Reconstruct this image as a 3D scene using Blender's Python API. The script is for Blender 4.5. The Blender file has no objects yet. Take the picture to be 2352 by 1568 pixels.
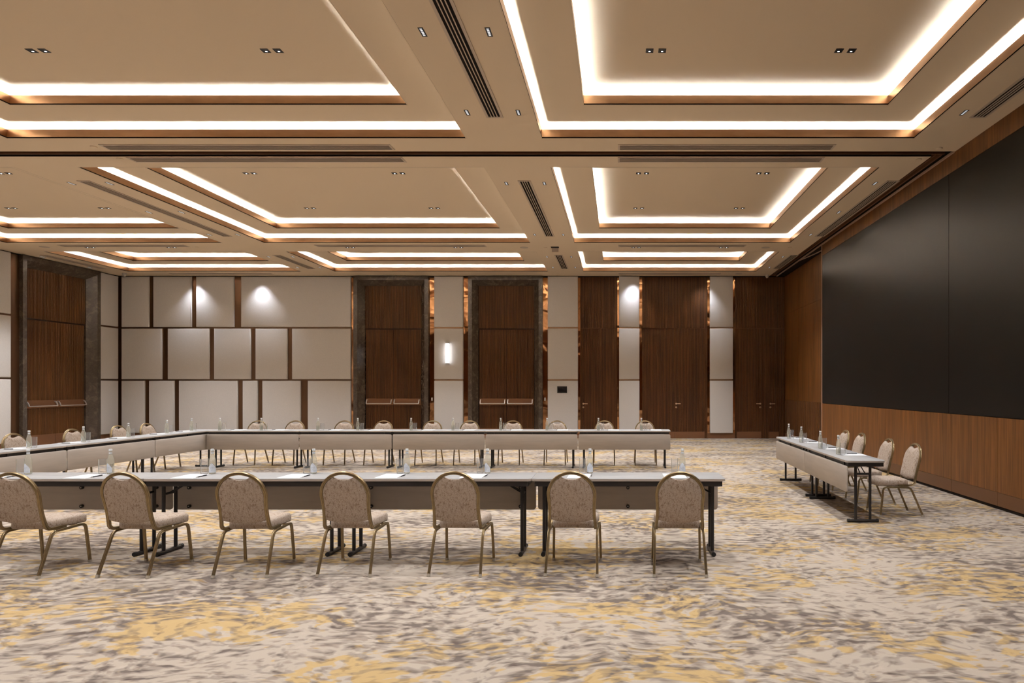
import bpy, math, random
from mathutils import Vector, Matrix
random.seed(7)
S = bpy.context.scene
COL = S.collection

# ------------------------------------------------------------------ camera, world, exposure
CAM_H = 1.607
cam_d = bpy.data.cameras.new('camera')
cam_d.sensor_fit = 'HORIZONTAL'; cam_d.sensor_width = 36.0
cam_d.lens = 1500.0 / 2352.0 * 36.0
cam_d.shift_x = -(1422.0 - 1176.0) / 2352.0
cam_d.shift_y = (888.5 - 784.0) / 2352.0
cam_d.clip_end = 100
cam = bpy.data.objects.new('camera', cam_d); COL.objects.link(cam)
cam.location = (0, 0, CAM_H); cam.rotation_euler = (math.pi / 2, 0, 0)
S.camera = cam
world = bpy.data.worlds.new('world'); S.world = world
world.use_nodes = True
world.node_tree.nodes['Background'].inputs[0].default_value = (1, .9, .8, 1)
world.node_tree.nodes['Background'].inputs[1].default_value = 0.0
S.view_settings.view_transform = 'Standard'
S.view_settings.look = 'None'
S.view_settings.gamma = 1.0
S.view_settings.use_curve_mapping = False
S.view_settings.exposure = 0.66
cy = S.cycles
cy.use_denoising = True
cy.use_light_tree = False
cy.max_bounces = 8; cy.diffuse_bounces = 3; cy.glossy_bounces = 3
cy.transmission_bounces = 4; cy.transparent_max_bounces = 10
cy.adaptive_threshold = .06
cy.sample_clamp_indirect = 6.0
cy.caustics_reflective = False; cy.caustics_refractive = False

SPOT_W = 158.0          # each twin downlight in the coffers
BAND_W = 120.0          # twin downlights in the flat bands
WALL_W = 72.0          # wall washers by the rear wall
COVE_OUT, COVE_IN = 100.0, 74.0
DOWN_COL = (.95, .965, 1.0)

# ------------------------------------------------------------------ room numbers (metres, camera at x=y=0)
ZC = 5.09               # ceiling
Z2, Z3 = ZC + .20, ZC + .40
XL, XR = -15.72, 4.97
YF, YB = -0.98, 20.52
TW = .22                # cove trough width
COFX = {'left': (-14.80, -9.60), 'middle': (-8.57, -2.15), 'right': (-1.08, 4.13)}
COFY = {'front': (-.16, 2.72), 'near': (3.73, 9.144), 'centre': (10.364, 15.78), 'rear': (16.81, 19.69)}
SLOT = (9.656, 9.876)
SLOTX = (4.72, 4.95)

# ------------------------------------------------------------------ materials
def nt(name):
    m = bpy.data.materials.new(name); m.use_nodes = True
    n = m.node_tree; b = n.nodes['Principled BSDF']
    return m, n, b

def mat(name, col, rough=.6, metal=0.0, spec=.5, emit=None, estr=0.0):
    m, n, b = nt(name)
    b.inputs['Base Color'].default_value = (*col, 1)
    b.inputs['Roughness'].default_value = rough
    b.inputs['Metallic'].default_value = metal
    b.inputs['Specular IOR Level'].default_value = spec
    if emit:
        b.inputs['Emission Color'].default_value = (*emit, 1)
        b.inputs['Emission Strength'].default_value = estr
    return m

def N(n, t, **kw):
    x = n.nodes.new(t)
    for k, v in kw.items():
        setattr(x, k, v)
    return x

def coords(n, scale, rot=(0, 0, 0)):
    tc = N(n, 'ShaderNodeTexCoord'); mp = N(n, 'ShaderNodeMapping')
    mp.inputs['Scale'].default_value = scale; mp.inputs['Rotation'].default_value = rot
    n.links.new(tc.outputs['Object'], mp.inputs['Vector'])
    return mp.outputs['Vector']

def noise(n, vec, scale, detail=2.0, rough=.5, dist=0.0):
    x = N(n, 'ShaderNodeTexNoise')
    x.inputs['Scale'].default_value = scale; x.inputs['Detail'].default_value = detail
    x.inputs['Roughness'].default_value = rough; x.inputs['Distortion'].default_value = dist
    if vec is not None:
        n.links.new(vec, x.inputs['Vector'])
    return x.outputs['Fac']

def ramp(n, fac, stops, interp='LINEAR'):
    r = N(n, 'ShaderNodeValToRGB'); r.color_ramp.interpolation = interp
    el = r.color_ramp.elements
    while len(el) < len(stops):
        el.new(.5)
    for e, (p, c) in zip(el, stops):
        e.position = p; e.color = (*c, 1) if len(c) == 3 else c
    n.links.new(fac, r.inputs['Fac'])
    return r.outputs['Color']

def bump(n, b, fac, strength, dist=.01):
    bp = N(n, 'ShaderNodeBump'); bp.inputs['Strength'].default_value = strength
    bp.inputs['Distance'].default_value = dist
    n.links.new(fac, bp.inputs['Height']); n.links.new(bp.outputs['Normal'], b.inputs['Normal'])

def mixc(n, fac, a, b, mode='MIX'):
    m = N(n, 'ShaderNodeMix', data_type='RGBA', blend_type=mode)
    if isinstance(fac, float): m.inputs[0].default_value = fac
    else: n.links.new(fac, m.inputs[0])
    for v, i in ((a, 6), (b, 7)):
        if isinstance(v, tuple): m.inputs[i].default_value = (*v, 1)
        else: n.links.new(v, m.inputs[i])
    return m.outputs[2]

def mathn(n, op, a, b):
    m = N(n, 'ShaderNodeMath', operation=op)
    for v, i in ((a, 0), (b, 1)):
        if isinstance(v, (int, float)): m.inputs[i].default_value = v
        else: n.links.new(v, m.inputs[i])
    return m.outputs[0]

def noisy(name, c1, c2, scale, vscale=(1, 1, 1), rough=.6, metal=0.0, spec=.5, detail=4.0, bmp=0.0, lo=.35, hi=.65, dist=0.0, bdist=.01):
    m, n, b = nt(name)
    f = noise(n, coords(n, vscale), scale, detail, .55, dist)
    n.links.new(ramp(n, f, [(lo, c1), (hi, c2)]), b.inputs['Base Color'])
    b.inputs['Roughness'].default_value = rough; b.inputs['Metallic'].default_value = metal
    b.inputs['Specular IOR Level'].default_value = spec
    if bmp: bump(n, b, f, bmp, bdist)
    return m

M = {}
M['ceiling'] = mat('ceiling_paint', (.73, .585, .415), .85, spec=.2)
M['cove_white'] = mat('cove_paint', (.70, .62, .53), .85, spec=.2)
M['copper'] = noisy('satin_copper', (.40, .245, .145), (.48, .30, .18), 3.0, (1, 1, 4), .33, 1.0)
M['bronze'] = noisy('hammered_bronze', (.42, .22, .105), (.52, .28, .14), 2.2, (1, 1, 1), .08, 1.0, detail=1.2, bmp=.4, dist=.5, bdist=.04)
M['bronze_satin'] = mat('bronze_satin', (.20, .09, .04), .5, .4)
M['bronze_dark'] = mat('dark_bronze_satin', (.115, .058, .028), .3, .7)
M['skirting_brown'] = mat('skirting_brown', (.125, .054, .020), .45, .1)
M['gap'] = mat('shadow_gap_black', (.012, .007, .004), .7, spec=.2)
M['vent_tan'] = mat('vent_tan', (.53, .42, .32), .6)
M['vent_dark'] = mat('vent_dark', (.012, .008, .006), .8, spec=.1)
M['fabric_wall'] = noisy('fabric_wall', (.70, .66, .63), (.78, .735, .705), 90, (1, 1, 1), .9, spec=.15, bmp=.25, bdist=.004)

def wood(name, dark, light, rough=.45, axis=2, fine=60.0):
    m, n, b = nt(name)
    sc = [fine, fine, fine]; sc[axis] = 1.2
    f = noise(n, coords(n, tuple(sc)), 1.0, 5, .6, .3)
    sc2 = [4.0, 4.0, 4.0]; sc2[axis] = .35
    g = noise(n, coords(n, tuple(sc2)), 1.0, 2, .5, 1.2)
    c = ramp(n, f, [(.36, dark), (.64, light)])
    d = ramp(n, g, [(.3, (.72, .72, .72)), (.7, (1.15, 1.12, 1.08))])
    n.links.new(mixc(n, 1.0, c, d, 'MULTIPLY'), b.inputs['Base Color'])
    b.inputs['Roughness'].default_value = rough
    b.inputs['Specular IOR Level'].default_value = .35
    return m
M['walnut'] = wood('walnut_slat', (.078, .028, .007), (.17, .067, .019), .42)
M['walnut_dark'] = wood('walnut_groove', (.016, .006, .002), (.028, .011, .004), .8)
M['veneer'] = wood('walnut_veneer', (.112, .041, .009), (.21, .085, .021), .42, fine=38)
M['plinth'] = mat('plinth_bronze_paint', (.20, .09, .041), .42, .15)

m, n, b = nt('brown_marble')
v = coords(n, (1, 1, 1))
f = noise(n, v, 5, 8, .65, 1.2); g = noise(n, v, 40, 4, .6)
n.links.new(mixc(n, .35, ramp(n, f, [(.32, (.040, .027, .019)), (.55, (.082, .060, .044)), (.63, (.15, .118, .09)), (.67, (.085, .062, .046))]),
                 ramp(n, g, [(.3, (.04, .03, .02)), (.8, (.15, .115, .09))])), b.inputs['Base Color'])
b.inputs['Roughness'].default_value = .22
M['marble'] = m

m, n, b = nt('video_wall_black')
b.inputs['Base Color'].default_value = (.008, .0065, .005, 1)
b.inputs['Roughness'].default_value = .33
b.inputs['Specular IOR Level'].default_value = .17
M['screen'] = m

# carpet: cream ground with streaky grey-brown and yellow brush marks, swirling
m, n, b = nt('patterned_carpet')
tc = N(n, 'ShaderNodeTexCoord')
warp = N(n, 'ShaderNodeTexNoise'); warp.inputs['Scale'].default_value = 1.1; warp.inputs['Detail'].default_value = 2
n.links.new(tc.outputs['Object'], warp.inputs['Vector'])
sub = N(n, 'ShaderNodeVectorMath', operation='SUBTRACT'); n.links.new(warp.outputs['Color'], sub.inputs[0]); sub.inputs[1].default_value = (.5, .5, .5)
scl = N(n, 'ShaderNodeVectorMath', operation='SCALE'); n.links.new(sub.outputs[0], scl.inputs[0]); scl.inputs['Scale'].default_value = .5
add = N(n, 'ShaderNodeVectorMath', operation='ADD'); n.links.new(tc.outputs['Object'], add.inputs[0]); n.links.new(scl.outputs[0], add.inputs[1])
mp = N(n, 'ShaderNodeMapping'); mp.inputs['Scale'].default_value = (5.2, 9.0, 1); n.links.new(add.outputs[0], mp.inputs['Vector'])
mp2 = N(n, 'ShaderNodeMapping'); mp2.inputs['Scale'].default_value = (4.2, 7.2, 1); mp2.inputs['Location'].default_value = (31, 17, 5); n.links.new(add.outputs[0], mp2.inputs['Vector'])
big = N(n, 'ShaderNodeMapping'); big.inputs['Scale'].default_value = (.75, 1.25, 1); n.links.new(add.outputs[0], big.inputs['Vector'])
big2 = N(n, 'ShaderNodeMapping'); big2.inputs['Scale'].default_value = (.8, 1.2, 1); big2.inputs['Location'].default_value = (9, 41, 3); n.links.new(add.outputs[0], big2.inputs['Vector'])
ng = noise(n, mp.outputs[0], 1.7, 2.0, .5, .25)
ny = noise(n, mp2.outputs[0], 1.7, 2.0, .5, .25)
bg = noise(n, big.outputs[0], 1.0, 2.0); by = noise(n, big2.outputs[0], 1.0, 2.0)
gsum = mathn(n, 'ADD', ng, mathn(n, 'MULTIPLY', mathn(n, 'SUBTRACT', bg, .5), .65))
ysum = mathn(n, 'ADD', ny, mathn(n, 'MULTIPLY', mathn(n, 'SUBTRACT', by, .5), 1.0))
CREAM = (.48, .405, .333); GREY = (.165, .131, .112); MID = (.40, .315, .25); YEL = (.53, .365, .162)
yc = mixc(n, ramp(n, ysum, [(.54, (0, 0, 0)), (.60, (.9, .9, .9))]), CREAM, YEL)
gc = mixc(n, ramp(n, gsum, [(.45, (0, 0, 0)), (.51, (.36, .36, .36)), (.56, (.45, .45, .45)), (.66, (1, 1, 1))]), yc, GREY)
mp3 = N(n, 'ShaderNodeMapping'); mp3.inputs['Scale'].default_value = (7.0, 12.0, 1); mp3.inputs['Location'].default_value = (3, 77, 5); n.links.new(add.outputs[0], mp3.inputs['Vector'])
ns = noise(n, mp3.outputs[0], 1.4, 1.5, .5, .4)
gc = mixc(n, 1.0, gc, ramp(n, ns, [(.34, (.74, .71, .70)), (.43, (1, 1, 1)), (.60, (1, 1, 1)), (.70, (1.08, 1.08, 1.08))]), 'MULTIPLY')
pile = noise(n, tc.outputs['Object'], 420, 2, .6)
fin = mixc(n, 1.0, gc, ramp(n, pile, [(.25, (.80, .80, .80)), (.75, (1.14, 1.14, 1.14))]), 'MULTIPLY')
n.links.new(fin, b.inputs['Base Color'])
b.inputs['Roughness'].default_value = .95; b.inputs['Specular IOR Level'].default_value = .1
bump(n, b, pile, .35, .006)
M['carpet'] = m

m, n, b = nt('chair_fabric')
v = coords(n, (1, 1, .55))
f = noise(n, v, 230, 3, .6); g = noise(n, v, 60, 3, .6)
c1 = ramp(n, f, [(.33, (.25, .16, .10)), (.44, (.455, .365, .295)), (.7, (.55, .46, .385))])
c2 = ramp(n, g, [(.32, (.62, .55, .48)), (.48, (1, 1, 1))])
n.links.new(mixc(n, 1.0, c1, c2, 'MULTIPLY'), b.inputs['Base Color'])
b.inputs['Roughness'].default_value = .9; b.inputs['Specular IOR Level'].default_value = .15
bump(n, b, f, .3, .003)
M['chair_fabric'] = m
M['gold'] = noisy('champagne_gold_metal', (.27, .20, .11), (.33, .25, .14), 30, rough=.34, metal=.85, spec=.5)
M['foot'] = mat('clear_foot_cap', (.45, .39, .31), .35)
M['table_top'] = noisy('table_laminate', (.345, .335, .33), (.38, .37, .365), 2.5, (1, 6, 1), .5, spec=.2)
M['table_edge'] = mat('table_edge_band', (.44, .375, .32), .5)
M['table_steel'] = mat('table_black_steel', (.022, .019, .019), .42, .2)
M['rubber'] = mat('black_rubber', (.010, .009, .009), .55)
M['modesty'] = noisy('modesty_laminate', (.43, .375, .325), (.48, .42, .365), 2.0, (1, 1, 9), .5)
M['knob_face'] = mat('knob_face', (.45, .42, .40), .4)
M['chrome'] = mat('brushed_steel', (.75, .72, .69), .3, .7)
M['brass'] = mat('satin_brass', (.72, .54, .36), .32, .6)
M['paper'] = mat('paper', (.80, .79, .80), .75)
M['ink'] = mat('black_plastic', (.012, .012, .016), .35)
M['cap'] = mat('white_cap', (.78, .80, .80), .35)
M['label'] = mat('bottle_label', (.70, .72, .76), .6)
M['print'] = mat('label_print', (.09, .12, .20), .6)
M['trim_light'] = mat('light_copper_trim', (.66, .45, .32), .4, .5)
M['downlight_black'] = mat('downlight_black', (.006, .006, .009), .35)
M['lens'] = mat('downlight_lens', (1, 1, 1), .3, emit=(.93, .96, 1.0), estr=3.0)
M['lens_dim'] = mat('small_led_lens', (1, 1, 1), .3, emit=(.85, .92, 1.0), estr=.45)
for k_ in ('lens', 'lens_dim'):
    M[k_].cycles.emission_sampling = 'NONE'
M['sconce'] = mat('sconce_diffuser', (1, 1, 1), .4, emit=(.97, .98, 1.0), estr=2.6)
M['cove_out'] = mat('cove_led_outer', (1, 1, 1), .5, emit=(.91, .97, 1.05), estr=COVE_OUT)
M['cove_in'] = mat('cove_led_inner', (1, 1, 1), .5, emit=(.91, .97, 1.05), estr=COVE_IN)
M['white_plastic'] = mat('white_plastic', (.66, .58, .50), .5)
M['grille'] = mat('speaker_grille', (.50, .40, .31), .7)
M['touch'] = mat('touch_panel_glass', (.010, .009, .010), .15)
M['lid_grey'] = mat('floor_box_lid', (.20, .17, .145), .5)
M['touch_frame'] = mat('touch_panel_frame', (.018, .015, .014), .4)

def glass(name, tint, white, diff):
    m = bpy.data.materials.new(name); m.use_nodes = True
    n = m.node_tree; n.nodes.clear()
    out = N(n, 'ShaderNodeOutputMaterial')
    tr = N(n, 'ShaderNodeBsdfTransparent'); tr.inputs[0].default_value = (*tint, 1)
    gl = N(n, 'ShaderNodeBsdfGlossy'); gl.inputs['Roughness'].default_value = .03; gl.inputs[0].default_value = (.95, .97, .95, 1)
    df = N(n, 'ShaderNodeBsdfDiffuse'); df.inputs[0].default_value = (*white, 1)
    lw = N(n, 'ShaderNodeLayerWeight'); lw.inputs[0].default_value = .2
    pw = mathn(n, 'MULTIPLY', lw.outputs['Fresnel'], .6)
    m1 = N(n, 'ShaderNodeMixShader'); m1.inputs[0].default_value = diff
    n.links.new(tr.outputs[0], m1.inputs[1]); n.links.new(df.outputs[0], m1.inputs[2])
    m2 = N(n, 'ShaderNodeMixShader'); n.links.new(pw, m2.inputs[0])
    n.links.new(m1.outputs[0], m2.inputs[1]); n.links.new(gl.outputs[0], m2.inputs[2])
    n.links.new(m2.outputs[0], out.inputs[0])
    return m
M['bottle_glass'] = glass('bottle_glass', (.95, .95, .91), (.86, .82, .70), .26)
M['tumbler'] = glass('tumbler_glass', (.975, .975, .975), (.95, .95, .95), .05)

# ------------------------------------------------------------------ mesh helpers
class MB:
    def __init__(self, fn=None):
        self.v = []; self.f = []; self.fn = fn or (lambda p: p)
    def pt(self, p):
        self.v.append(tuple(self.fn(p))); return len(self.v) - 1
    def quad(self, *p):
        self.f.append([self.pt(q) for q in p]); return self
    def box(self, x0, x1, y0, y1, z0, z1):
        i = len(self.v)
        for z in (z0, z1):
            for x, y in ((x0, y0), (x1, y0), (x1, y1), (x0, y1)):
                self.pt((x, y, z))
        for q in ((0, 3, 2, 1), (4, 5, 6, 7), (0, 1, 5, 4), (1, 2, 6, 5), (2, 3, 7, 6), (3, 0, 4, 7)):
            self.f.append([i + k for k in q])
        return self
    def loft(self, loops, cap0=True, cap1=True):
        k = len(loops[0]); ids = [[self.pt(p) for p in l] for l in loops]
        for a, b_ in zip(ids, ids[1:]):
            for j in range(k):
                self.f.append([a[j], a[(j + 1) % k], b_[(j + 1) % k], b_[j]])
        if cap0: self.f.append(ids[0][::-1])
        if cap1: self.f.append(ids[-1])
        return self
    def lathe(self, prof, seg=20, c=(0, 0), cap0=True, cap1=True):
        return self.loft([[(c[0] + r * math.cos(2 * math.pi * j / seg), c[1] + r * math.sin(2 * math.pi * j / seg), z) for j in range(seg)] for r, z in prof], cap0, cap1)
    def sweep(self, path, prof, up=(0, 0, 1), caps=True):
        P = [Vector(p) for p in path]; loops = []
        ref = Vector(up)
        for i, p in enumerate(P):
            t = (P[min(i + 1, len(P) - 1)] - P[max(i - 1, 0)]).normalized()
            s = ref.cross(t)
            s = s.normalized() if s.length > 1e-6 else Vector((1, 0, 0))
            u = t.cross(s).normalized()
            ref = u
            loops.append([p + s * a + u * b_ for a, b_ in prof])
        return self.loft(loops, caps, caps)
    def rod(self, a, b_, r, seg=10):
        a = Vector(a); t = (Vector(b_) - a).normalized()
        up = (1, 0, 0) if abs(t.x) < .9 else (0, 1, 0)
        return self.sweep([a, b_], [(r * math.cos(2 * math.pi * j / seg), r * math.sin(2 * math.pi * j / seg)) for j in range(seg)], up)
    def mesh(self, name, smooth=None):
        me = bpy.data.meshes.new(name); me.from_pydata(self.v, [], self.f)
        import bmesh
        bm = bmesh.new(); bm.from_mesh(me)
        bmesh.ops.recalc_face_normals(bm, faces=bm.faces)
        bm.to_mesh(me); bm.free()
        if smooth is not None:
            me.shade_smooth()
            me.set_sharp_from_angle(angle=math.radians(smooth))
        return me
    def build(self, name, m, parent=None, smooth=None, loc=None):
        me = self.mesh(name, smooth); me.materials.append(M[m] if isinstance(m, str) else m)
        return link(name, me, parent, loc)

def link(name, me, parent=None, loc=None):
    o = bpy.data.objects.new(name, me); COL.objects.link(o)
    if parent: o.parent = parent
    if loc: o.location = loc
    return o

def tag(o, label=None, cat=None, group=None, kind=None):
    if label: o['label'] = label
    if cat: o['category'] = cat
    if group: o['group'] = group
    if kind: o['kind'] = kind
    return o

def empty(name, loc=(0, 0, 0), rz=0.0, parent=None):
    o = bpy.data.objects.new(name, None); COL.objects.link(o)
    o.location = loc; o.rotation_euler = (0, 0, rz); o.empty_display_size = .1
    if parent: o.parent = parent
    return o

def copy_tree(o, parent=None):
    c = o.copy(); COL.objects.link(c)
    if parent: c.parent = parent
    for ch in list(o.children): copy_tree(ch, c)
    return c

def place(proto, used, loc, rz, label, cat, group):
    o = proto if not used else copy_tree(proto)
    used.append(o)
    o.location = loc; o.rotation_euler = (0, 0, rz)
    return tag(o, label, cat, group)

def rrect(x0, x1, y0, y1, r, seg=4):
    out = []
    for cx_, cy_, a0 in ((x1 - r, y0 + r, -90), (x1 - r, y1 - r, 0), (x0 + r, y1 - r, 90), (x0 + r, y0 + r, 180)):
        for k in range(seg + 1):
            a = math.radians(a0 + 90 * k / seg)
            out.append((cx_ + r * math.cos(a), cy_ + r * math.sin(a)))
    return out

def structure(o): return tag(o, kind='structure')
ORD = ['first', 'second', 'third', 'fourth', 'fifth', 'sixth', 'seventh', 'eighth', 'ninth', 'tenth']

# local wall frames: (u along wall, n out of wall into the room, z up)
back_fn = lambda p: (p[0], YB - p[1], p[2])
left_fn = lambda p: (XL + p[1], p[0], p[2])
right_fn = lambda p: (XR - p[1], p[0], p[2])
side_fn = lambda p: (5.20 - p[1], p[0], p[2])

def panel(fn, parent, u0, u1, z0, z1, depth=.09, r=.035, m='fabric_wall', name='fabric_panel', base=0.0):
    loops = []
    for d, ins in ((base, 0.0), (depth - r, 0.0), (depth - r * .3, r * .3), (depth, r)):
        loops.append([(u0 + ins, d, z0 + ins), (u1 - ins, d, z0 + ins), (u1 - ins, d, z1 - ins), (u0 + ins, d, z1 - ins)])
    return MB(fn).loft(loops, False, True).build(name, m, parent, 50)

def strip(fn, parent, u0, u1, z0, z1, n0, n1, m, name):
    return MB(fn).box(u0, u1, n0, n1, z0, z1).build(name, m, parent)

def slat_panel(fn, parent, u0, u1, z0, z1, n0, name='slat_panel', pitch=.037, proud=.017):
    g = MB(fn); g.box(u0, u1, n0 - .02, n0, z0, z1)
    ba = g.build('backing_board', 'walnut_dark', parent)
    g = MB(fn)
    k = max(1, round((u1 - u0) / pitch)); p = (u1 - u0) / k
    for i in range(k):
        a = u0 + i * p + p * .2; c = u0 + (i + 1) * p - p * .2
        ch = .005
        g.loft([[(a, n0, z), (a, n0 + proud - ch, z), (a + ch, n0 + proud, z), (c - ch, n0 + proud, z), (c, n0 + proud - ch, z), (c, n0, z)] for z in (z0, z1)])
    o = g.build(name, 'walnut', parent); o['kind'] = 'stuff'
    return o

# ------------------------------------------------------------------ floor
fl = MB().quad((XL - .3, YF - .2, 0), (5.5, YF - .2, 0), (5.5, YB + .4, 0), (XL - .3, YB + .4, 0)).build('floor', 'carpet')
structure(fl)

# ------------------------------------------------------------------ ceiling with coffers
ceil = empty('ceiling'); structure(ceil)
COFFERS = [(r, c) for r in COFY for c in COFX if not (r == 'front' and c == 'left')]
xs = sorted(set([XL - .3, 5.5, SLOTX[0], SLOTX[1]] + [v for c in COFX.values() for v in c]))
ys = sorted(set([YF - .2, YB + .3, *SLOT] + [v for c in COFY.values() for v in c]))
g = MB()
for i in range(len(xs) - 1):
    for j in range(len(ys) - 1):
        mx, my = (xs[i] + xs[i + 1]) / 2, (ys[j] + ys[j + 1]) / 2
        hole = any(COFX[c][0] < mx < COFX[c][1] and COFY[r][0] < my < COFY[r][1] for r, c in COFFERS)
        if SLOT[0] < my < SLOT[1] and mx < SLOTX[1]: hole = True
        if SLOTX[0] < mx < SLOTX[1] and my > SLOT[0]: hole = True
        if not hole:
            g.quad((xs[i], ys[j], ZC), (xs[i], ys[j + 1], ZC), (xs[i + 1], ys[j + 1], ZC), (xs[i + 1], ys[j], ZC))
g.build('ceiling_board', 'ceiling', ceil)

def ring(g, o, i, z):
    (a0, a1, b0, b1), (c0, c1, d0, d1) = o, i
    g.quad((a0, b0, z), (a1, b0, z), (c1, d0, z), (c0, d0, z))
    g.quad((a1, b0, z), (a1, b1, z), (c1, d1, z), (c1, d0, z))
    g.quad((a1, b1, z), (a0, b1, z), (c0, d1, z), (c1, d1, z))
    g.quad((a0, b1, z), (a0, b0, z), (c0, d0, z), (c0, d1, z))
def skirt(g, r, z0, z1):
    x0, x1, y0, y1 = r
    g.quad((x0, y0, z0), (x1, y0, z0), (x1, y0, z1), (x0, y0, z1)); g.quad((x1, y0, z0), (x1, y1, z0), (x1, y1, z1), (x1, y0, z1))
    g.quad((x1, y1, z0), (x0, y1, z0), (x0, y1, z1), (x1, y1, z1)); g.quad((x0, y1, z0), (x0, y0, z0), (x0, y0, z1), (x0, y1, z1))
def grow(r, d): return (r[0] - d, r[1] + d, r[2] - d, r[3] + d)

def step(par, r, z, led, led_off, led_z):
    """one coffer step: shadow gap, copper fascia, trough behind it and the light line in the trough"""
    g = MB(); skirt(g, grow(r, .012), z - .001, z + .016); ring(g, grow(r, .012), r, z + .0155); g.build('shadow_gap', 'gap', par)
    x0, x1, y0, y1 = r; h0, h1, t = z + .016, z + .122, .012
    for bx in ((x0 - t, x1 + t, y1, y1 + t), (x0 - t, x1 + t, y0 - t, y0), (x0 - t, x0, y0, y1), (x1, x1 + t, y0, y1)):
        MB().box(*bx, h0, h1).build('copper_fascia', 'copper', par)
    g = MB(); ring(g, grow(r, TW), grow(r, t), z + .02); skirt(g, grow(r, TW), z + .02, z + .20)
    g.build('light_trough', 'cove_white', par)
    a, w = led_off, .02
    for bx in ((x0 - a, x1 + a, y1 + a, y1 + a + w), (x0 - a, x1 + a, y0 - a - w, y0 - a), (x0 - a - w, x0 - a, y0 - a, y1 + a), (x1 + a, x1 + a + w, y0 - a, y1 + a)):
        MB().box(*bx, z + led_z, z + led_z + .012).build('cove_light', led, par)

for r_, c_ in COFFERS:
    R0 = (*COFX[c_], *COFY[r_]); R1 = grow(R0, -.62)
    co = empty('coffer', parent=ceil)
    step(co, R0, ZC, 'cove_out', .085, .045)
    g = MB(); ring(g, grow(R0, TW), R1, Z2); g.build('ring_panel', 'ceiling', co)
    step(co, R1, Z2, 'cove_in', .06, .101 if c_ == 'right' else .088)
    q = grow(R1, TW); MB().quad((q[0], q[2], Z3), (q[1], q[2], Z3), (q[1], q[3], Z3), (q[0], q[3], Z3)).build('top_panel', 'ceiling', co)

# partition track slot
g = MB(); zt = ZC + .16
g.quad((XL - .3, SLOT[0], zt), (SLOTX[1], SLOT[0], zt), (SLOTX[1], SLOT[1], zt), (XL - .3, SLOT[1], zt))
g.quad((SLOTX[0], SLOT[1], zt), (SLOTX[1], SLOT[1], zt), (SLOTX[1], YB + .3, zt), (SLOTX[0], YB + .3, zt))
g.quad((XL - .3, SLOT[0], ZC), (SLOTX[1], SLOT[0], ZC), (SLOTX[1], SLOT[0], zt), (XL - .3, SLOT[0], zt))
g.quad((XL - .3, SLOT[1], ZC), (SLOTX[0], SLOT[1], ZC), (SLOTX[0], SLOT[1], zt), (XL - .3, SLOT[1], zt))
g.quad((SLOTX[0], SLOT[1], ZC), (SLOTX[0], YB + .3, ZC), (SLOTX[0], YB + .3, zt), (SLOTX[0], SLOT[1], zt))
g.quad((SLOTX[1], SLOT[0], ZC), (SLOTX[1], YB + .3, ZC), (SLOTX[1], YB + .3, zt), (SLOTX[1], SLOT[0], zt))
g.build('partition_slot', 'gap', ceil)
for y0, y1 in ((SLOT[0] + .035, SLOT[0] + .06), (SLOT[1] - .06, SLOT[1] - .035)):
    MB().box(XL, SLOTX[1] - .05, y0, y1, ZC + .02, ZC + .10).build('partition_rail', 'bronze_satin', ceil)
for x0, x1 in ((SLOTX[0] + .05, SLOTX[0] + .075), (SLOTX[1] - .085, SLOTX[1] - .06)):
    MB().box(x0, x1, SLOT[1], YB, ZC + .02, ZC + .10).build('partition_rail', 'bronze_satin', ceil)
MB().box(SLOTX[1] - .012, SLOTX[1] + .012, SLOT[0], YB - .02, ZC - .02, ZC + .012).build('edge_trim', 'trim_light', ceil)
cp = [(4.95 + .22 * math.sin(t_ * math.pi / 2), 17.9 - 1.75 * t_, ZC - .012) for t_ in [k / 10 for k in range(11)]]
MB().sweep(cp, [(-.012, -.012), (.012, -.012), (.012, .012), (-.012, .012)]).build('edge_trim', 'trim_light', ceil)
# the dark pocket between the ceiling edge and the recessed side wall
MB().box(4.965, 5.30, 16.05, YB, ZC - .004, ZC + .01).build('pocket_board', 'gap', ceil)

# ------------------------------------------------------------------ rear wall
wb = empty('wall_back'); structure(wb)
DOORS = {2: (-8.304, -5.964), 3: (-4.72, -2.394)}
g = MB(back_fn)
prev = XL - .3
for d in (2, 3):
    a, c = DOORS[d][0] + .14, DOORS[d][1] - .14
    g.box(prev, a, -.3, 0, 0, ZC + .3); g.box(a, c, -.3, 0, 5.0, ZC + .3); prev = c
g.box(prev, 5.5, -.3, 0, 0, ZC + .3)
g.build('wall_core', 'bronze_satin', wb)
rows = [(3.488, 5.065), (1.851, 3.439), (.167, 1.805)]
cols = [[(-15.585, -14.724), (-14.591, -13.394), (-13.248, -12.06), (-11.841, -8.401)],
        [(-15.585, -14.323), (-14.137, -12.832), (-12.687, -11.538), (-11.391, -10.39), (-10.246, -8.401)],
        [(-15.585, -14.86), (-14.724, -13.932), (-13.789, -11.943), (-11.792, -11.319), (-11.176, -9.973), (-9.754, -8.401)]]
for (z0, z1), cs in zip(rows, cols):
    for u0, u1 in cs: panel(back_fn, wb, u0, u1, z0, z1)
    for (a, b0), (b1, c) in zip(cs, cs[1:]):
        strip(back_fn, wb, b0 - .02, b1 + .02, z0 - .02, min(z1 + .02, ZC - .03), 0, .03, 'bronze_dark', 'bronze_strip')
COLS = [(-5.787, -4.884), (-2.233, -1.291), (0.0, .635), (2.845, 3.561)]
for u0, u1 in COLS:
    for z0, z1 in rows: panel(back_fn, wb, u0, u1, z0, z1, .11 if u0 > -1 else .10, .02)
    for z in (1.828, 3.4635): strip(back_fn, wb, u0 + .01, u1 - .01, z - .024, z + .024, 0, .06, 'copper', 'copper_bead')
for z in (1.828, 3.4635): strip(back_fn, wb, -15.70, -8.38, z - .022, z + .022, 0, .055, 'bronze_dark', 'bronze_bead')
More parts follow.
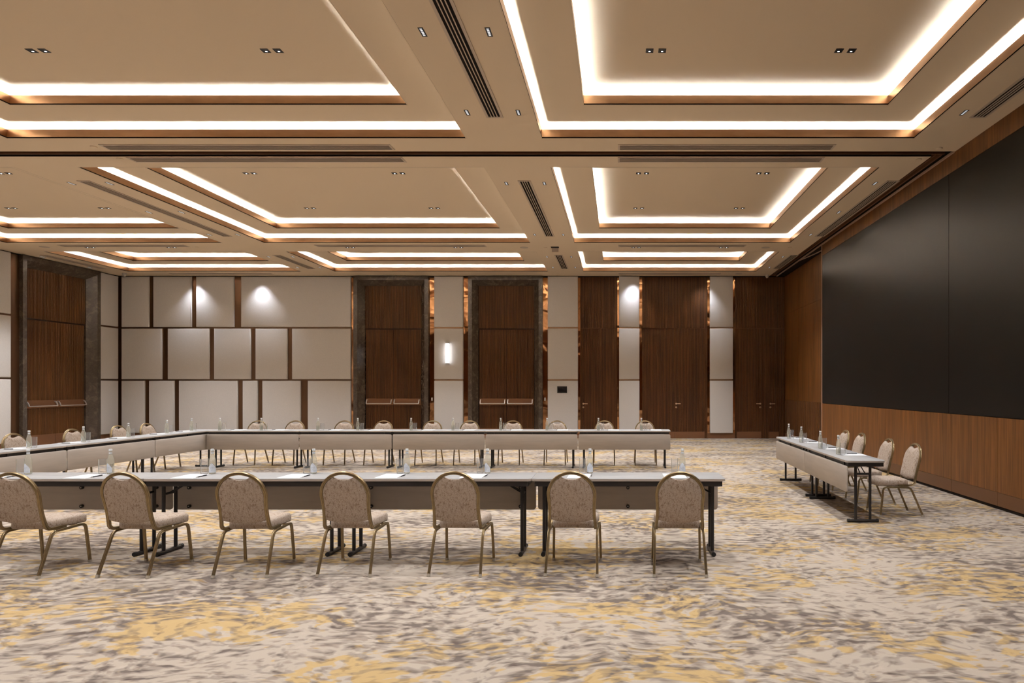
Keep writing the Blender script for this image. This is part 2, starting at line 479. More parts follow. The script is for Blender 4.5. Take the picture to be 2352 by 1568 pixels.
for u0, u1 in ((-15.72, -15.57), (-8.401, -8.31), (-5.96, -5.787), (-4.884, -4.725), (-2.39, -2.233), (-1.291, -1.218), (-.057, 0.0), (.635, .721), (2.77, 2.845), (3.561, 3.632)):
    strip(back_fn, wb, u0, u1, .16, ZC - .06, 0, .03, 'bronze_dark' if u0 < -15 else 'bronze', 'bronze_strip')
for u0, u1 in ((-15.70, -8.31), (-5.96, -4.73), (-2.39, -1.22), (-.057, .72), (2.77, 3.63)):
    strip(back_fn, wb, u0, u1, 0, .16, 0, .045, 'plinth', 'skirting')
strip(back_fn, wb, XL, 5.2, ZC - .035, ZC, .001, .012, 'gap', 'shadow_gap')
# fluted surround beside the doors at the right
slat_panel(back_fn, wb, -1.218, -.057, 3.452, ZC - .04, .028)
slat_panel(back_fn, wb, -1.218, -1.155, 0, 3.448, .028); slat_panel(back_fn, wb, -.118, -.057, 0, 3.448, .028)
slat_panel(back_fn, wb, .721, 2.77, 3.452, ZC - .04, .028)
slat_panel(back_fn, wb, .721, .766, 0, 3.448, .028); slat_panel(back_fn, wb, 2.69, 2.77, 0, 3.448, .028)
slat_panel(back_fn, wb, 3.632, 5.19, 3.452, ZC - .04, .028)
slat_panel(back_fn, wb, 3.632, 3.69, 0, 3.448, .028); slat_panel(back_fn, wb, 4.463, 4.70, 0, 3.448, .028); slat_panel(back_fn, wb, 5.02, 5.19, 0, 3.448, .028)

def lever(par, fn, u, n0, dirn):
    g = MB(fn); g.rod((u, n0, 1.084), (u, n0 + .012, 1.084), .027, 16); g.build('lever_rose', 'brass', par, 40)
    g = MB(fn); g.rod((u, n0 + .01, 1.084), (u, n0 + .055, 1.084), .010); g.rod((u - .01 * dirn, n0 + .055, 1.084), (u + .135 * dirn, n0 + .055, 1.084), .010)
    g.build('lever_handle', 'brass', par, 40)
    g = MB(fn); g.rod((u, n0, .975), (u, n0 + .012, .975), .027, 16); g.build('keyhole_plate', 'brass', par, 40)
    g = MB(fn); g.rod((u, n0 + .011, .975), (u, n0 + .015, .975), .012, 12); g.build('key_cylinder', 'rubber', par, 40)

def fluted_leaf(door, fn, u0, u1, n0, kick=True):
    lf = empty('door_leaf', parent=door)
    slat_panel(fn, lf, u0 + .004, u1 - .004, .205 if kick else .01, 3.444, n0)
    MB(fn).box(u0 + .004, u1 - .004, n0 - .02, n0 + .018, .006, .203).build('kick_plate', 'plinth', lf)
    return lf

for i, leaves, lev in ((4, [(-1.152, -.121)], [(0, -1.122, 1)]), (5, [(.769, 1.747), (1.753, 2.687)], [(1, 1.79, 1)]), (6, [(3.693, 4.460)], [(0, 4.425, -1)]), (7, [(4.703, 5.017)], [(0, 4.745, 1)])):
    d = empty('door_%d' % i); structure(d)
    lfs = [fluted_leaf(d, back_fn, a, c, .022) for a, c in leaves]
    for k, u, dr in lev: lever(lfs[k], back_fn, u, .038, dr)

def stone_door(num, fn, u0, u1):
    """marble portal: flat face, splay into the wall, fluted transom and two fluted leaves with push bars"""
    d = empty('door_%d' % num); structure(d)
    prof = [(0.0, 0.0), (0.0, .12), (.12, .12), (.28, -.10), (.28, -.16)]   # (inset, n)
    zt = 5.075
    for side in (0, 1):
        pts = lambda z_ends: None
        loops = []
        for ins, nn in prof:
            u = u0 + ins if side == 0 else u1 - ins
            loops.append([(u, nn, 0), (u, nn, zt - ins)])
        g = MB(fn)
        for a, b_ in zip(loops, loops[1:]): g.quad(a[0], a[1], b_[1], b_[0])
        g.build('marble_jamb', 'marble', d)
    g = MB(fn)
    for (i0, n0), (i1, n1) in zip(prof, prof[1:]):
        g.quad((u0 + i0, n0, zt - i0), (u1 - i0, n0, zt - i0), (u1 - i1, n1, zt - i1), (u0 + i1, n1, zt - i1))
    g.build('marble_lintel', 'marble', d)
    a, c = u0 + .28, u1 - .28
    slat_panel(fn, d, a, c, 3.46, zt - .28, -.13, 'transom_slat_panel')
    MB(fn).box(a, c, -.16, -.12, 3.42, 3.46).build('transom_rail', 'walnut_dark', d)
    mid = (a + c) / 2
    for e0, e1 in ((a + .02, mid - .004), (mid + .004, c - .02)):
        lf = empty('door_leaf', parent=d)
        slat_panel(fn, lf, e0, e1, .30, 3.42, -.15)
        MB(fn).box(e0, e1, -.17, -.132, .006, .30).build('kick_plate', 'plinth', lf)
        MB(fn).box(e0 + .005, e1 - .003, -.15, -.118, 1.035, 1.245).build('push_plate', 'bronze_satin', lf)
        b0, b1 = e0 + .045, e1 - .045
        pb = empty('push_bar', parent=lf)
        MB(fn).rod((b0, -.03, 1.085), (b1, -.03, 1.085), .013, 12).build('bar', 'chrome', pb, 40)
        for b_ in (b0, b1):
            MB(fn).sweep([(b_, -.118, 1.205), (b_, -.085, 1.20), (b_, -.05, 1.15), (b_, -.03, 1.085)], [(-.013, -.011), (.013, -.011), (.013, .011), (-.013, .011)], (1, 0, 0)).build('bracket', 'chrome', pb, 40)
    MB(fn).box(a, c, -.20, -.175, 0, zt).build('door_backing', 'gap', d)
    return d
stone_door(2, back_fn, *DOORS[2]); stone_door(3, back_fn, *DOORS[3])

# ------------------------------------------------------------------ left wall
wl = empty('wall_left'); structure(wl)
g = MB(left_fn)
LD = (17.09, 19.655)
g.box(YF - .2, LD[0] + .14, -.3, 0, 0, ZC + .3); g.box(LD[0] + .14, LD[1] - .14, -.3, 0, 5.0, ZC + .3); g.box(LD[1] - .14, YB + .2, -.3, 0, 0, ZC + .3)
g.build('wall_core', 'bronze_satin', wl)
for z0, z1 in rows:
    panel(left_fn, wl, 19.68, 20.40, z0, z1, .09, .03)
    for u0, u1 in ((14.2, 16.80), (11.4, 14.05), (8.6, 11.25), (5.8, 8.45), (3.0, 5.65), (.2, 2.85)):
        panel(left_fn, wl, u0, u1, z0, z1, .09, .03)
for z in (1.828, 3.4635):
    strip(left_fn, wl, 19.68, 20.43, z - .022, z + .022, 0, .055, 'bronze_dark', 'bronze_bead')
    strip(left_fn, wl, .2, 16.80, z - .022, z + .022, 0, .055, 'bronze_dark', 'bronze_bead')
strip(left_fn, wl, .2, 16.82, 0, .16, 0, .045, 'plinth', 'skirting')
strip(left_fn, wl, 19.66, 20.43, 0, .16, 0, .045, 'plinth', 'skirting')
strip(left_fn, wl, 16.80, 17.09, 0, ZC - .05, 0, .02, 'bronze_dark', 'bronze_strip')
strip(left_fn, wl, YF, YB, ZC - .035, ZC, .001, .012, 'gap', 'shadow_gap')
stone_door(1, left_fn, *LD)

# ------------------------------------------------------------------ right wall
wr = empty('wall_right'); structure(wr)
MB(right_fn).box(YF - .2, 16.0, -.4, -.02, 0, ZC + .3).build('wall_core', 'gap', wr)
joints = [16.0, 14.58, 13.38, 12.18, 10.98, 9.78, 8.58, 7.38, 6.18, 4.98, 3.78]
for a, c in zip(joints[1:], joints):
    strip(right_fn, wr, a + .003, c - .003, .225, 1.205, -.02, 0, 'veneer', 'veneer_panel')
    strip(right_fn, wr, a + .003, c - .003, .045, .222, -.02, -.002, 'skirting_brown', 'skirting_panel')
    strip(right_fn, wr, a + .0015, c - .0015, 4.815, ZC - .002, -.02, 0, 'veneer', 'frieze_panel')
strip(right_fn, wr, YF, 3.777, .045, ZC - .002, -.02, 0, 'veneer', 'veneer_panel')
strip(right_fn, wr, 15.985, 16.012, 0, ZC - .03, -.24, .012, 'trim_light', 'corner_trim')
MB(side_fn).box(15.9, YB + .2, -.3, -.02, 0, ZC + .3).build('recess_core', 'gap', wr)
for a, c in ((16.0, 17.5), (17.5, 19.0), (19.0, YB)):
    strip(side_fn, wr, a + .003, c - .003, 3.873, ZC - .03, -.02, 0, 'veneer', 'veneer_panel')
    strip(side_fn, wr, a + .003, c - .003, 1.205, 3.867, -.02, 0, 'veneer', 'veneer_panel')
slat_panel(side_fn, wr, 16.02, YB - .03, .16, 1.20, -.016, pitch=.10)
strip(side_fn, wr, 16.02, YB - .03, 0, .155, -.02, 0, 'plinth', 'skirting_panel')

# front wall, behind the camera
wf = empty('wall_front'); structure(wf)
front_fn = lambda p: (p[0], YF + p[1], p[2])
MB(front_fn).box(XL - .3, 5.5, -.3, 0, 0, ZC + .3).build('wall_core', 'walnut_dark', wf)
for k in range(8):
    for z0, z1 in rows: panel(front_fn, wf, XL + .1 + k * 2.57, XL + 2.57 + k * 2.57, z0, z1, .04, .01, 'walnut', 'veneer_panel')

# ------------------------------------------------------------------ video wall
vw = empty('video_wall', (XR, 9.835, 1.21))
tag(vw, 'huge black video wall over the wood dado on the right wall', 'video wall')
for y0, y1 in ((.005, 6.115), (-6.11, -.005)):
    p = MB().box(-.006, .018, y0, y1, .003, 3.598).build('screen_panel', 'screen', vw)

# ------------------------------------------------------------------ ceiling fixtures
def diffuser(axis, c, a0, a1, label, nslot=4):
    """slot diffuser lying under the ceiling board; axis 'y' runs in depth, 'x' across"""
    L = a1 - a0
    t = empty('slot_diffuser', (c, (a0 + a1) / 2, ZC) if axis == 'y' else ((a0 + a1) / 2, c, ZC), 0 if axis == 'y' else math.pi / 2)
    tag(t, label, 'air diffuser', 'slot diffusers in the ceiling')
    w, fo, h = .076, .108, L / 2
    MB().box(-w, w, -h, h, -.002, -.0005).build('backing', 'vent_dark', t)
    g = MB()
    z0, z1 = -.009, -.0005
    for bx in ((-fo, -w, -h - .03, h + .03), (w, fo, -h - .03, h + .03), (-w, w, -h - .03, -h), (-w, w, h, h + .03)): g.box(*bx, z0, z1)
    g.build('frame', 'vent_tan', t)
    for k in range(1, nslot):
        x = -w + 2 * w * k / nslot
        MB().box(x - .006, x + .006, -h, h, -.010, -.002).build('blade', 'vent_tan', t)
    return t
bandn = {-9.05: 'between the left and middle coffers', -1.604: 'between the middle and right coffers', 4.63: 'beside the video wall', -15.18: 'above the left wall'}
for (row, y0, y1) in (('near', 4.45, 8.41), ('centre', 11.05, 15.07), ('rear', 17.26, 19.20)):
    for x in bandn:
        if row == 'near' and x < -9 or row == 'centre' and x < -15: continue
        diffuser('y', x, y0, y1, 'slot diffuser running in depth %s, %s row' % (bandn[x], row))
for y, nm in ((9.485, 'just in front of the dark partition slot'), (10.007, 'just behind the dark partition slot'), (16.116, 'between the centre and rear coffers'), (20.09, 'along the rear wall')):
    for x0, x1, cn in ((-7.45, -3.32, 'middle'), (.01, 3.09, 'right'), (-13.75, -10.7, 'left')):
        if y < 11 and cn == 'left' or y > 20 and cn == 'middle': continue
        diffuser('x', y, x0, x1, 'crosswise slot diffuser %s, %s bay' % (nm, cn))

def spot(par, w, size, blend, loc=(0, 0, -.03), tilt=0.0, col=DOWN_COL, r=.06):
    l = bpy.data.lights.new('lamp', 'SPOT'); l.energy = w; l.color = col
    l.spot_size = math.radians(size); l.spot_blend = blend; l.shadow_soft_size = r
    o = bpy.data.objects.new('lamp', l); COL.objects.link(o); o.parent = par; o.location = loc
    o.rotation_euler = (tilt, 0, 0)
    return o

def twin(x, y, z, label, w, size=114, blend=.5, tilt=0.0, col=DOWN_COL, group='twin square downlights'):
    t = empty('twin_downlight', (x, y, z)); tag(t, label, 'downlight', group)
    for s in (-1, 1):
        cx_ = s * .073; g = MB(); q = .044
        for bx in ((cx_ - q, cx_ + q, -q, -q + .006), (cx_ - q, cx_ + q, q - .006, q), (cx_ - q, cx_ - q + .006, -q + .006, q - .006), (cx_ + q - .006, cx_ + q, -q + .006, q - .006)): g.box(*bx, -.005, -.0005)
        hs = g.build('trim_frame', 'downlight_black', t)
        MB().box(cx_ - q + .006, cx_ + q - .006, -q + .006, q - .006, -.002, -.0005).build('reflector', 'downlight_black', t)
        MB().box(cx_ - .010, cx_ + .010, .010, .026, -.0035, -.002).build('lens', 'lens', t)
    spot(t, w, size, blend, (0, 0, -.05), tilt, col)
    return t
PAIRX = {'left': (-13.2, -11.17), 'middle': (-6.71, -4.01), 'right': (.425, 2.612)}
PAIRY = {'near': (5.30, 7.54), 'centre': (11.865, 14.18)}
SD = ('left', 'right')
for rw, yy in PAIRY.items():
    for cn, xx in PAIRX.items():
        for j, y in enumerate(yy):
            for i, x in enumerate(xx):
                twin(x, y, Z3, 'twin downlight in the %s %s coffer, %s of its %s pair' % (rw, cn, SD[i], ('nearer', 'farther')[j]), SPOT_W * ((1.3 if cn == 'middle' else 1.05) * (.6 if y < 6 else 1.25) if y < 9 else 1.25 if cn == 'left' else 1.15))
for y, nm in ((3.24, 'in front of the near coffers'), (16.29, 'between the centre and rear coffers')):
    for cn, xx in PAIRX.items():
        for i, x in enumerate(xx):
            twin(x, y, ZC, 'twin downlight %s, %s bay, %s one' % (nm, cn, SD[i]), BAND_W * (1.25 if y < 9 else 1.7))
for cn in ('left', 'right'):
    for i, x in enumerate(PAIRX[cn]):
        twin(x, 20.16, ZC, 'twin downlight against the rear wall, %s bay, %s one' % (cn, SD[i]), WALL_W, 88, 1.0, 0.0, (.92, .96, 1.06))

def led_unit(x, y, label):
    t = empty('led_downlight', (x, y, ZC)); tag(t, label, 'downlight', 'small five-cell downlights')
    MB().box(-.026, .026, -.082, .082, -.003, -.0005).build('housing', 'downlight_black', t)
    for k in range(5):
        MB().box(-.011, .011, -.066 + k * .028, -.050 + k * .028, -.0045, -.003).build('lens', 'lens_dim', t)
LEDY = {'near': (6.41, 8.29), 'centre': (11.18, 13.02, 14.94), 'rear': (17.48, 19.03)}
for xv, nm in bandn.items():
    for rw, yy in LEDY.items():
        if rw == 'near' and xv < -9 or xv < -15 and rw != 'rear': continue
        for j, y in enumerate(yy):
            if xv == -1.604 and y == 13.02: continue
            dist = ('nearest', 'farthest') if len(yy) == 2 else ('nearest', 'middle', 'farthest')
            for s, sn in ((-1, 'left'), (1, 'right')):
                if s == 1 and xv > 4 or s == 1 and xv < -15: continue
                dx = .25 if xv > 4 or xv < -15 else .325
                led_unit(xv + s * dx, y, 'small five-cell downlight %s the slot diffuser %s, %s row, %s' % ('left of' if s < 0 else 'right of', nm.replace('the ', ''), rw, dist[j]))

def disc(name, x, y, r, h, m, label, cat, group):
    o = MB().lathe([(r, 0), (r, -h * .5), (r * .8, -h), (r * .3, -h)], 24).build(name, m, None, 40, (x, y, ZC))
    return tag(o, label, cat, group)
for x, y, lb in ((-2.376, 16.32, 'right of the middle coffers'), (3.66, 16.32, 'by the right rear coffer'), (3.68, 20.1, 'near the rear wall on the right'), (-14.3, 16.25, 'on the left before the rear coffer')):
    disc('ceiling_speaker', x, y, .105, .006, 'grille', 'round ceiling speaker grille ' + lb, 'speaker', 'ceiling speakers')
for x, y, lb in ((-1.84, 16.32, 'beside the open ceiling hatch'), (4.26, 16.3, 'over the right wall behind the centre row'), (-1.87, 20.15, 'near the rear wall above the marble door'), (-10.5, 16.25, 'between the left and middle bays'),
                 (4.67, 9.53, 'in front of the partition slot at right'), (4.59, 10.0, 'behind the partition slot at right'), (-7.62, 9.47, 'in front of the partition slot at left'), (-7.62, 9.97, 'behind the partition slot at left')):
    disc('smoke_detector', x, y, .045, .012, 'ceiling', 'small round ceiling sensor ' + lb, 'sensor', 'ceiling sensors')
ht = empty('ceiling_hatch', (-1.6, 16.28, ZC)); tag(ht, 'small open ceiling hatch with a dark opening and hanging flap', 'hatch')
MB().box(-.10, .10, -.07, .07, -.003, -.0005).build('opening', 'gap', ht)
MB().sweep([(0, .07, -.004), (0, .085, -.10)], [(-.08, -.004), (.08, -.004), (.08, .004), (-.08, .004)], (0, 1, 0)).build('flap', 'vent_tan', ht)
for x, y, lb in ((4.60, 20.30, 'white dome camera at the rear right ceiling corner'), (-15.15, 20.0, 'white dome camera at the rear left ceiling corner')):
    dc = empty('dome_camera', (x, y, ZC)); tag(dc, lb, 'camera', 'dome cameras')
    MB().lathe([(.062, 0), (.062, -.045), (.055, -.05)], 20).build('housing', 'white_plastic', dc, 40)
    MB().lathe([(.046, -.05), (.042, -.075), (.028, -.092), (.008, -.098)], 20).build('dome', 'white_plastic', dc, 60)

# ------------------------------------------------------------------ wall fittings
sc = empty('wall_sconce', (-5.349, YB - .10, 2.657)); tag(sc, 'glowing vertical tube sconce on the fabric panel between the marble doors', 'sconce')
MB().box(-.045, .045, -.02, 0, -.30, .30).build('back_plate', 'chrome', sc)
MB().lathe([(.055, -.305), (.058, -.29), (.058, .29), (.055, .305)], 20, (0, -.075)).build('diffuser', 'sconce', sc, 40)
for z0, z1 in ((-.335, -.305), (.305, .335)):
    MB().lathe([(.062, z0), (.062, z1)], 20, (0, -.075)).build('end_cap', 'chrome', sc, 40)
tp = empty('touch_panel', (-1.782, YB - .10, 1.525)); tag(tp, 'small black touch control panel on the pale fabric column', 'control panel')
MB().box(-.154, .154, -.022, 0, -.103, .103).build('frame', 'touch_frame', tp)
MB().box(-.125, .125, -.025, -.022, -.078, .078).build('display', 'touch', tp)
for x, lb in ((-5.869, 'pale switch plate right of the left rear marble door'), (-2.326, 'pale switch plate right of the right rear marble door')):
    sw = empty('switch_plate', (x, YB - .03, 1.225)); tag(sw, lb, 'switch', 'switch plates')
    MB().box(-.02, .02, -.012, 0, -.05, .05).build('plate', 'chrome', sw); MB().box(-.008, .008, -.018, -.012, -.02, .02).build('rocker', 'cap', sw)
fb = empty('floor_box', (1.872, 6.42, 0)); tag(fb, 'flush metal floor box lid set in the carpet', 'floor box')
MB().box(-.085, .085, -.06, .06, .0, .004).build('frame', 'chrome', fb); MB().box(-.075, .075, -.05, .05, .004, .006).build('lid', 'lid_grey', fb)
MB().box(.01, .05, -.03, -.01, .006, .008).build('cable_flap', 'brass', fb)
fb2 = empty('floor_box', (1.56, 12.82, 0)); tag(fb2, 'distant floor box lid right of the far table row', 'floor box')
MB().box(-.13, .13, -.05, .05, .0, .004).build('frame', 'chrome', fb2); MB().box(-.12, .12, -.04, .04, .004, .006).build('lid', 'lid_grey', fb2)

# ------------------------------------------------------------------ tables
def table_proto():
    """top 1.83 x 0.457, legs folded out, modesty panel at +y side; origin on the floor at the middle"""
    t = empty('folding_table')
    L, D, H = .9135, .2285, .746
    o = rrect(-L, L, -D, D, .035)
    ins = lambda d: rrect(-L + d, L - d, -D + d, D - d, .035 - d)
    P = lambda pts, z: [(x, y, z) for x, y in pts]
    MB().loft([P(o, H - .006), P(o, H - .003), P(ins(.004), H)], True, True).build('table_top', 'table_top', t, 50)
    MB().loft([P(ins(.002), H - .026), P(ins(-.001), H - .024), P(ins(-.001), H - .007), P(ins(.002), H - .006)], True, True).build('edge_band', 'table_edge', t, 50)
    z0, z1 = H - .075, H - .026
    g = MB()
    for bx in ((-L + .03, L - .03, -D + .012, -D + .03), (-L + .03, L - .03, D - .05, D - .032), (-L + .03, -L + .05, -D + .03, D - .05), (L - .05, L - .03, -D + .03, D - .05)): g.box(*bx, z0, z1)
    g.build('apron', 'table_steel', t)
    for s in (-1, 1):
        x = s * (L - .105)
        lf = empty('leg_frame', (x, 0, 0), 0, t)
        for y in (-.085, .085):
            MB().rod((0, y, .035), (0, y, H - .03), .017).build('leg', 'table_steel', lf, 40)
        MB().rod((0, -.168, .020), (0, .168, .020), .019).build('foot_bar', 'table_steel', lf, 40)
        for y in (-1, 1):
            MB().rod((0, y * .155, .021), (0, y * .183, .021), .0215).build('foot_cap', 'rubber', lf, 40)
        MB().rod((0, -.08, .575), (0, .08, .575), .012).build('crossbar', 'table_steel', lf, 40)
        MB().box(-.02, .02, -.19, .18, H - .04, H - .026).build('mount_plate', 'table_steel', lf)
        for y in (-.03, .03):
            MB().rod((-s * .002, y, .575), (-s * .20, y * .6, H - .055), .006, 8).build('brace', 'table_steel', lf, 40)
        MB().box(-s * .30 - .05, -s * .30 + .10, -.02, .02, H - .05, H - .026).build('brace_slide', 'table_steel', lf)
    mp_ = empty('modesty_panel', (0, D - .011, .525), 0, t)
    PZ = lambda pts, y: [(a, y, c) for a, c in pts]
    q = rrect(-.905, .905, -.152, .152, .03); qi = rrect(-.902, .902, -.149, .149, .027)
    MB().loft([PZ(qi, -.009), PZ(q, -.006), PZ(q, .006), PZ(qi, .009)]).build('board', 'modesty', mp_, 50)
    for x in (-.75, 0, .75):
        for z in (-.115, .072):
            MB().rod((x, -.009, z), (x, -.030, z), .017, 12).build('knob', 'rubber', mp_, 40)
            MB().rod((x, -.029, z), (x, -.032, z), .007, 8).build('knob_screw', 'knob_face', mp_, 40)
        MB().box(x - .015, x + .015, -.025, -.009, .14, .19).build('hanger', 'table_steel', mp_)
    return t
tproto = table_proto(); tu = []
TG = 'grey-topped folding tables'
NEARX = [.0885 - 1.83 * k for k in range(4)]
lb = ['rightmost table of the near row, free end toward the video wall', 'second table from the right in the near row', 'third table from the right in the near row', 'fourth table from the right in the near row, cut by the left edge']
for x, l in zip(NEARX, lb): place(tproto, tu, (x, 6.3655, 0), 0, 'grey folding ' + l, 'table', TG)
for k in range(5):
    place(tproto, tu, (.105 - 1.83 * k, 13.08, 0), math.pi, 'grey folding table in the far row, %s from its right end' % ORD[k], 'table', TG)
for k in range(3):
    place(tproto, tu, (-8.378, 12.395 - 1.83 * k, 0), -math.pi / 2, 'grey folding table in the left side row, %s from the far corner' % ORD[k], 'table', TG)
ang = math.radians(.8)
for k, l in enumerate(('nearer', 'farther')):
    y = 7.655 + .915 + 1.83 * k
    place(tproto, tu, (2.895 + (y - 7.655) * math.sin(ang) * 1.0, y, 0), math.pi / 2 - ang, 'grey folding table by the video wall, %s one of the two' % l, 'table', TG)

# ------------------------------------------------------------------ chairs
def tube_prof(w=.0125, h=.0125, gr=.003):
    out = []
    for k in range(16):
        a = 2 * math.pi * k / 16
        ca, sa = math.cos(a), math.sin(a)
        r = 1.0 / max(abs(ca), abs(sa)) ** .55
        x, y = w * ca * r * .93, h * sa * r * .93
        if k in (0, 8): x *= 1 - gr / w * 1.3
        if k in (4, 12): y *= 1 - gr / h * 1.3
        out.append((x, y))
    return out
TP = tube_prof()
def chair_proto():
    c = empty('banquet_chair')
    by_ = lambda z: -.165 - (z - .40) * .235
    hoop = [(-.194, .03, .384), (-.197, -.09, .384), (-.198, -.128, .387), (-.199, -.152, .397), (-.199, by_(.42), .42)]
    for k in range(1, 8):
        z = .42 + .27 * k / 7
        hoop.append((-(.199 - .009 * math.sin(math.pi * k / 7)), by_(z), z))
    for k in range(1, 24):
        a = math.pi * (1 - k / 24)
        z = .69 + .192 * math.sin(a)
        hoop.append((.199 * math.cos(a), by_(z), z))
    for x, y, z in hoop[:12][::-1]: hoop.append((-x, y, z))
    MB().sweep(hoop, tube_prof(.0148, .0148, .003), (-1, 0, 0)).build('back_frame', 'gold', c, 35)
    for s in (-1, 1):
        xr = s * .211
        MB().sweep([(xr, .165, .3655), (xr, .05, .3625), (xr, -.075, .3605)], TP, (1, 0, 0)).build('seat_rail', 'gold', c, 35)
        lg = MB().sweep([(xr, -.075, .3605), (xr, -.100, .355), (xr, -.120, .340), (xr, -.134, .315), (s * .216, -.20, .16), (s * .221, -.262, .014)], TP, (1, 0, 0)).build('leg', 'gold', c, 35)
        MB().sweep([(s * .2205, -.258, .024), (s * .2213, -.266, .0)], tube_prof(.0145, .0145, 0), (1, 0, 0)).build('foot_cap', 'foot', lg, 35)
        lg = MB().sweep([(xr, .165, .3655), (xr, .195, .362), (xr, .215, .350), (xr, .226, .325), (s * .216, .245, .16), (s * .219, .262, .014)], TP, (1, 0, 0)).build('leg', 'gold', c, 35)
        MB().sweep([(s * .2185, .2605, .024), (s * .2192, .2635, .0)], tube_prof(.0145, .0145, 0), (1, 0, 0)).build('foot_cap', 'foot', lg, 35)
    for y in (.13, -.03):
        MB().box(-.205, .205, y - .012, y + .012, .366, .378).build('cross_brace', 'gold', c)
    # seat cushion
    def outl(d):
        pts = []
        w0, w1, y0, y1 = .182 - d, .208 - d, -.105 + d, .285 - d
        for cx_, cy_, r, a0, a1 in ((w0 - .03, y0 + .03, .03, -90, -5), (w1 - .075, y1 - .075, .075, -5, 90), (-w1 + .075, y1 - .075, .075, 90, 185), (-w0 + .03, y0 + .03, .03, 185, 270)):
            r = max(r - d * .5, .01)
            for k in range(7):
                a = math.radians(a0 + (a1 - a0) * k / 6)
                pts.append((cx_ + r * math.cos(a), cy_ + r * math.sin(a)))
        return pts
    lay = [(.376, .012), (.381, .003), (.392, 0), (.435, 0), (.450, .005), (.459, .018), (.464, .045), (.467, .09)]
    loops = []
    for z, d in lay:
        loops.append([(x, y, z - .006 * max(0, (y - .18)) / .1) for x, y in outl(d)])
    MB().loft(loops).build('seat', 'chair_fabric', c, 60)
    # back pad
    def pad(sc, t):
        pts = []
        for k in range(9):          # bottom, left to right, sagging
            u = -1 + 2 * k / 8
            pts.append((u * .182, .468 - .026 * (1 - u * u)))
        for k in range(1, 6):
            z = .47 + .21 * k / 5
            pts.append((.184 - .006 * math.sin(math.pi * k / 5) + .003, z))
        for k in range(1, 8):       # shoulder up to the hand hole
            a = (math.radians(0) + math.radians(62) * k / 7)
            pts.append((.187 * math.cos(a), .69 + .178 * math.sin(a)))
        for k in range(1, 8):       # scooped top
            u = 1 - 2 * k / 8
            pts.append((u * .088, .847 - .024 * (1 - u * u)))
        for k in range(7, 0, -1):
            a = math.radians(62) * k / 7
            pts.append((-.187 * math.cos(a), .69 + .178 * math.sin(a)))
        for k in range(5, 0, -1):
            z = .47 + .21 * k / 5
            pts.append((-(.184 - .006 * math.sin(math.pi * k / 5) + .003), z))
        cz = .655
        return [(x * sc, by_(cz + (z - cz) * sc) + t, cz + (z - cz) * sc) for x, z in pts]
    ol = [pad(.94, -.013), pad(.985, -.010), pad(1.0, -.002), pad(1.0, .012), pad(.975, .028), pad(.90, .041), pad(.70, .048), pad(.35, .050)]
    ol = [pad(.5, -.0135)] + ol
    MB().loft(ol).build('backrest', 'chair_fabric', c, 60)
    return c
cproto = chair_proto(); cu = []
CG = 'gold framed banquet chairs'
near_ch = [(.517, 5.517, -1.1), (-.406, 5.538, -2), (-1.395, 5.532, -1.8), (-2.33, 5.526, .9), (-3.191, 5.497, 2.9), (-4.175, 5.495, -3.2), (-5.09, 5.481, -1.3)]
for k, (x, y, th) in enumerate(near_ch):
    th = math.radians(th)
    l = 'banquet chair seen from behind at the near tables, %s from the right' % ORD[k]
    if k == 6: l = 'banquet chair seen from behind, cut off by the left picture edge'
    place(cproto, cu, (x - .26 * math.sin(th), y + .26 * math.cos(th), 0), th, l, 'chair', CG)
far_ch = [.546, -.313, -1.321, -2.264, -3.176, -3.971, -5.016, -5.847, -6.893, -7.691]
for k, x in enumerate(far_ch):
    place(cproto, cu, (x, 13.65, 0), math.pi, 'banquet chair behind the far table row, %s from the right' % ORD[k], 'chair', CG)
for k, y in enumerate((10.09, 11.18, 12.20, 12.94)):
    place(cproto, cu, (-9.10, y, 0), -math.pi / 2, 'banquet chair behind the left side tables, %s from the left picture edge' % ORD[k], 'chair', CG)
for k, (x, y) in enumerate(((3.50, 8.31), (3.50, 9.12), (3.52, 10.20), (3.50, 10.86))):
    place(cproto, cu, (x, y, 0), math.pi / 2, 'banquet chair between the side table and video wall, %s' % ('nearest of the four', 'second nearest', 'third nearest', 'farthest of the four')[k], 'chair', CG)

